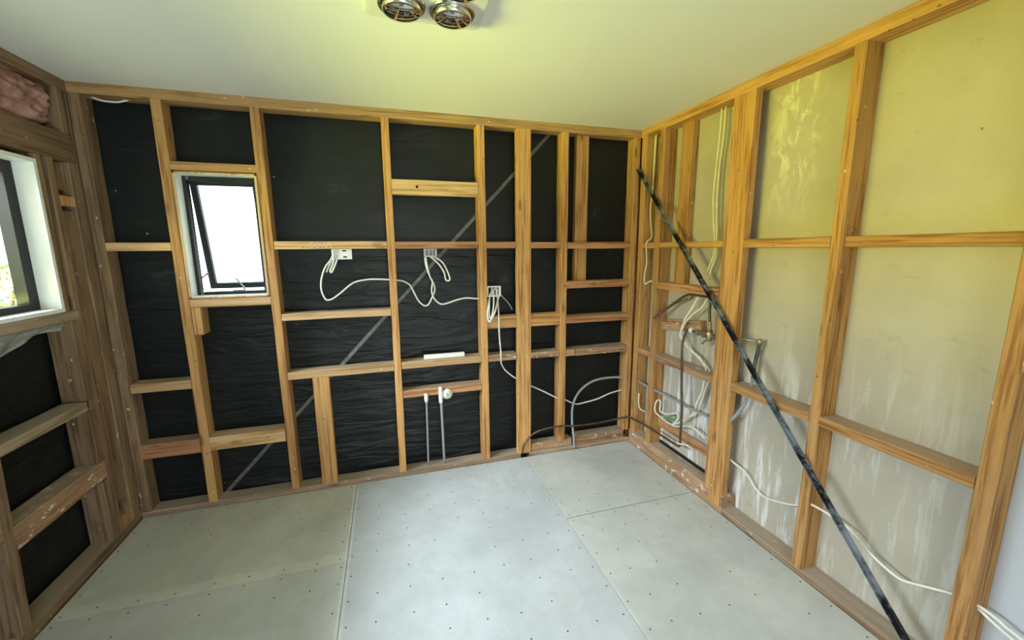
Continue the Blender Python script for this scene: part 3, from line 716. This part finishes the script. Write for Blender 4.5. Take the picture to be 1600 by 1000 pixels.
def vc(name, y0, y1, r, mat, dz=0, dx=0): return cyl(name, (dx, y0+.75, dz), (dx, y1+.75, dz), r, mat, valve, 12)
vc('inlet', -.562, -.60, .009, DARKP, .002); vc('coupling', -.585, -.610, .017, WHITEP, .004); vc('inlet', -.61, -.64, .010, DARKP)
vc('nut', -.64, -.658, .019, STEEL); vc('body', -.658, -.735, .013, BRASS); vc('nut', -.690, -.705, .018, BRASS)
lathe('body', [(0, -.035), (.016, -.034), (.022, -.015), (.024, 0), (.021, .018), (.015, .035), (0, .036)], BRASS, valve, Matrix.Translation((0, 0, 0)), 16)
cyl('spindle', (0, 0, 0), (-.05, .005, 0), .010, STEEL, valve, 12); cyl('spindle', (0, .01, -.02), (-.03, .03, -.055), .009, CHROME, valve, 12)
vc('body', -.765, -.82, .014, BRASS, .002); vc('nut', -.795, -.815, .020, BRASS); cyl('outlet', (0, 0, .02), (0, .003, .085), .012, BRASS, valve, 12)

# ------------------------------------------------------------ cables on the right wall
rb = [(3.352,-0.625,1.26),(3.342,-0.587,1.18),(3.337,-0.545,1.115),(3.328,-0.525,1.056),(3.326,-0.513,1.009),(3.336,-0.500,0.973),(3.352,-0.544,0.929),(3.352,-0.61,0.894),(3.352,-0.672,0.873),(3.352,-0.683,0.86),(3.362,-0.719,0.812),(3.362,-0.734,0.76),(3.352,-0.725,0.722),(3.352,-0.713,0.653),(3.352,-0.678,0.575),(3.355,-0.65,0.49),(3.352,-0.595,0.429),(3.352,-0.524,0.368),(3.342,-0.461,0.33),(3.342,-0.389,0.328),(3.342,-0.312,0.339),(3.332,-0.285,0.359),(3.332,-0.284,0.419),(3.332,-0.309,0.458),(3.332,-0.341,0.453),(3.342,-0.328,0.379),(3.342,-0.408,0.386),(3.347,-0.503,0.427),(3.347,-0.517,0.397),(3.347,-0.476,0.34)]
tag(tube('electrical_cable', rb, .0054, CABLE), 'white cable descending past the valve and coiling up at the bottom of the corner bay', 'cable')
rb2 = [(3.352,-0.705,1.262),(3.342,-0.673,1.197),(3.337,-0.604,1.14),(3.328,-0.554,1.083),(3.322,-0.535,1.035),(3.332,-0.513,0.986),(3.350,-0.553,0.913),(3.357,-0.619,0.880),(3.357,-0.655,0.865),(3.357,-0.708,0.838),(3.368,-0.747,0.805),(3.368,-0.750,0.745),(3.364,-0.73,0.68),(3.364,-0.70,0.568),(3.362,-0.664,0.488),(3.360,-0.603,0.44),(3.352,-0.565,0.408)]
tag(tube('electrical_cable', rb2, .0054, CABLE2), 'cream cable running down behind the white one beside the valve', 'cable')
tag(tube('electrical_cable', [(3.342,-0.467,0.324),(3.334,-0.545,0.351),(3.334,-0.657,0.399),(3.337,-0.718,0.392),(3.337,-0.791,0.374)], .0054, CABLE), 'loose end of white cable pointing right from the coil in the corner bay', 'cable')
tag(tube('earth_wire', [(3.347,-0.335,0.37),(3.347,-0.375,0.352),(3.347,-0.416,0.362),(3.347,-0.483,0.405),(3.350,-0.49,0.385),(3.352,-0.452,0.354),(3.352,-.40,.345)], .004, WIREG), 'thin green earth wire inside the white coil', 'wire')
tag(tube('cable_tie', [(3.310,-0.60,.268),(3.281,-0.60,0.272),(3.279,-0.63,0.272),(3.295,-.65,.276),(3.30,-.69,.284)], .004, CABLE), 'short white tie wrapped round the dark vertical pipe near its bottom', 'cable tie')
tag(tube('electrical_cable', [(3.332,-0.075,0.427),(3.328,-0.078,0.369),(3.330,-0.088,0.318),(3.332,-0.121,0.303),(3.332,-0.175,0.315)], .0055, CABLE2), 'short cream cable end curling out of the corner stud low down', 'cable')
tag(tube('electrical_cable', [(3.362,-0.692,2.345),(3.362,-0.692,2.205),(3.362,-0.685,2.068),(3.356,-0.683,1.89),(3.358,-0.69,1.768),(3.362,-0.715,1.582),(3.362,-0.715,1.52),(3.356,-0.686,1.43),(3.362,-0.669,1.397)], .0052, CABLE2), 'left one of two cream cables hanging from the top plate between studs', 'cable')
tag(tube('electrical_cable', [(3.362,-0.722,2.345),(3.362,-0.723,2.198),(3.362,-0.708,2.005),(3.358,-0.713,1.826),(3.360,-0.732,1.582),(3.360,-0.733,1.508),(3.352,-0.709,1.419),(3.362,-0.695,1.366)], .0052, CABLE2), 'right one of two cream cables hanging from the top plate between studs', 'cable')
tag(tube('electrical_cable', [(3.342,-0.118,2.345),(3.342,-0.114,2.181),(3.342,-0.107,2.038),(3.342,-0.104,1.951),(3.342,-0.090,1.849),(3.342,-0.102,1.742),(3.336,-0.130,1.64),(3.296,-0.135,1.605),(3.294,-0.132,1.555),(3.325,-0.100,1.451),(3.318,-0.090,1.356),(3.305,-0.12,1.297),(3.296,-0.177,1.317),(3.292,-0.222,1.328)], .0056, CABLE2), 'cream cable dropping beside the corner stud and hooking right at its end', 'cable')
tag(tube('electrical_cable', [(3.356,-0.088,2.345),(3.352,-0.092,2.041),(3.350,-0.090,1.894)], .005, CABLE2), 'shorter cream cable running down right beside the corner stud', 'cable')
tag(tube('electrical_cable', [(3.362,-0.940,0.325),(3.362,-1.013,0.313),(3.362,-1.063,0.305),(3.372,-1.104,0.269),(3.377,-1.134,0.237),(3.372,-1.213,0.226),(3.356,-1.374,0.29),(3.345,-1.45,0.355),(3.322,-1.484,0.371),(3.332,-1.526,0.367),(3.342,-1.575,0.359),(3.352,-1.631,0.344),(3.352,-1.672,0.323),(3.342,-1.726,0.299),(3.336,-1.79,0.282),(3.332,-1.842,0.279),(3.332,-1.889,0.299),(3.338,-1.985,0.342),(3.342,-2.043,0.353),(3.342,-2.09,0.347),(3.342,-2.119,0.336),(3.342,-2.153,0.327),(3.35,-2.35,.26)], .0054, CABLE), 'long white cable sagging low across the right wall behind the black brace', 'cable')
tag(tube('electrical_cable', [(3.354,-1.99,0.33),(3.352,-2.044,0.336),(3.352,-2.075,0.323),(3.352,-2.112,0.309),(3.352,-2.14,0.299),(3.356,-2.3,.22)], .0054, CABLE), 'second white cable emerging beyond the last stud at the right edge', 'cable')

# ------------------------------------------------------------ outside
def lawn_mat():
    m, nt, b = newmat('lawn'); tc = N(nt, 'ShaderNodeTexCoord')
    c = ramp(nt, noise_(nt, tc.outputs['Object'], 3, 5, .7), [(.3, (.10, .20, .03)), (.7, (.24, .36, .07))])
    nt.links.new(c, b.inputs['Base Color']); b.inputs['Roughness'].default_value = .9; return m
lawn = tag(sheet('lawn', lambda s, t: (-20+44*s, -24+44*t, -.55+.05*noise.noise((s*20, t*20, 0))), 30, 30, lawn_mat()), kind='structure')
def shrub(loc, h, r, n, label):
    root = tag(empty('shrub', loc), label, 'shrub')
    bm = bmesh.new()
    tips = []
    for k in range(9):
        a = k*2.4; q = [(0, 0, 0), (.25*r*math.cos(a), .25*r*math.sin(a), h*.4), (.6*r*math.cos(a), .6*r*math.sin(a), h*(.75+.05*(k % 4)))]
        add_tube(bm, q, .014, 6); tips.append(q)
    from_bm('stem', bm, plain('bark', (.16, .10, .06), .9), root)
    vs = []; fs = []
    for i in range(n):
        th = random.uniform(0, 6.283); ph = random.uniform(-1, 1); rad = r*random.uniform(.3, 1)**.6
        c = Vector((math.cos(th)*math.sqrt(1-ph*ph)*rad, math.sin(th)*math.sqrt(1-ph*ph)*rad, h*.6+ph*h*.42))
        d = Vector((random.uniform(-1, 1), random.uniform(-1, 1), random.uniform(-.9, .5))).normalized(); s = Vector((random.uniform(-1, 1), random.uniform(-1, 1), random.uniform(-1, 1))).cross(d).normalized()
        L = random.uniform(.035, .07); b0 = len(vs)
        vs += [tuple(c), tuple(c+d*L*.5+s*L*.25), tuple(c+d*L), tuple(c+d*L*.5-s*L*.25)]; fs.append((b0, b0+1, b0+2, b0+3))
    me = bpy.data.meshes.new('foliage'); me.from_pydata(vs, [], fs)
    o = link('foliage', me, plain('leaf', (.24, .32, .06), .55, nscale=3, namp=.4), root); o['kind'] = 'stuff'
shrub((-2.5, 2.5, -.55), 2.1, .75, 2200, 'leafy green shrub outside the left window')

# ------------------------------------------------------------ groups
GR = {'electrical_cable': 'loose electrical cables on the stripped walls', 'outlet_bracket': 'outlet brackets on the back wall',
      'copper_pipe': 'copper pipes in the corner bay', 'water_pipe': 'pair of water pipes at the low nogging'}
for o in bpy.data.objects:
    if o.parent is None and o.name.split('.')[0] in GR: o['group'] = GR[o.name.split('.')[0]]
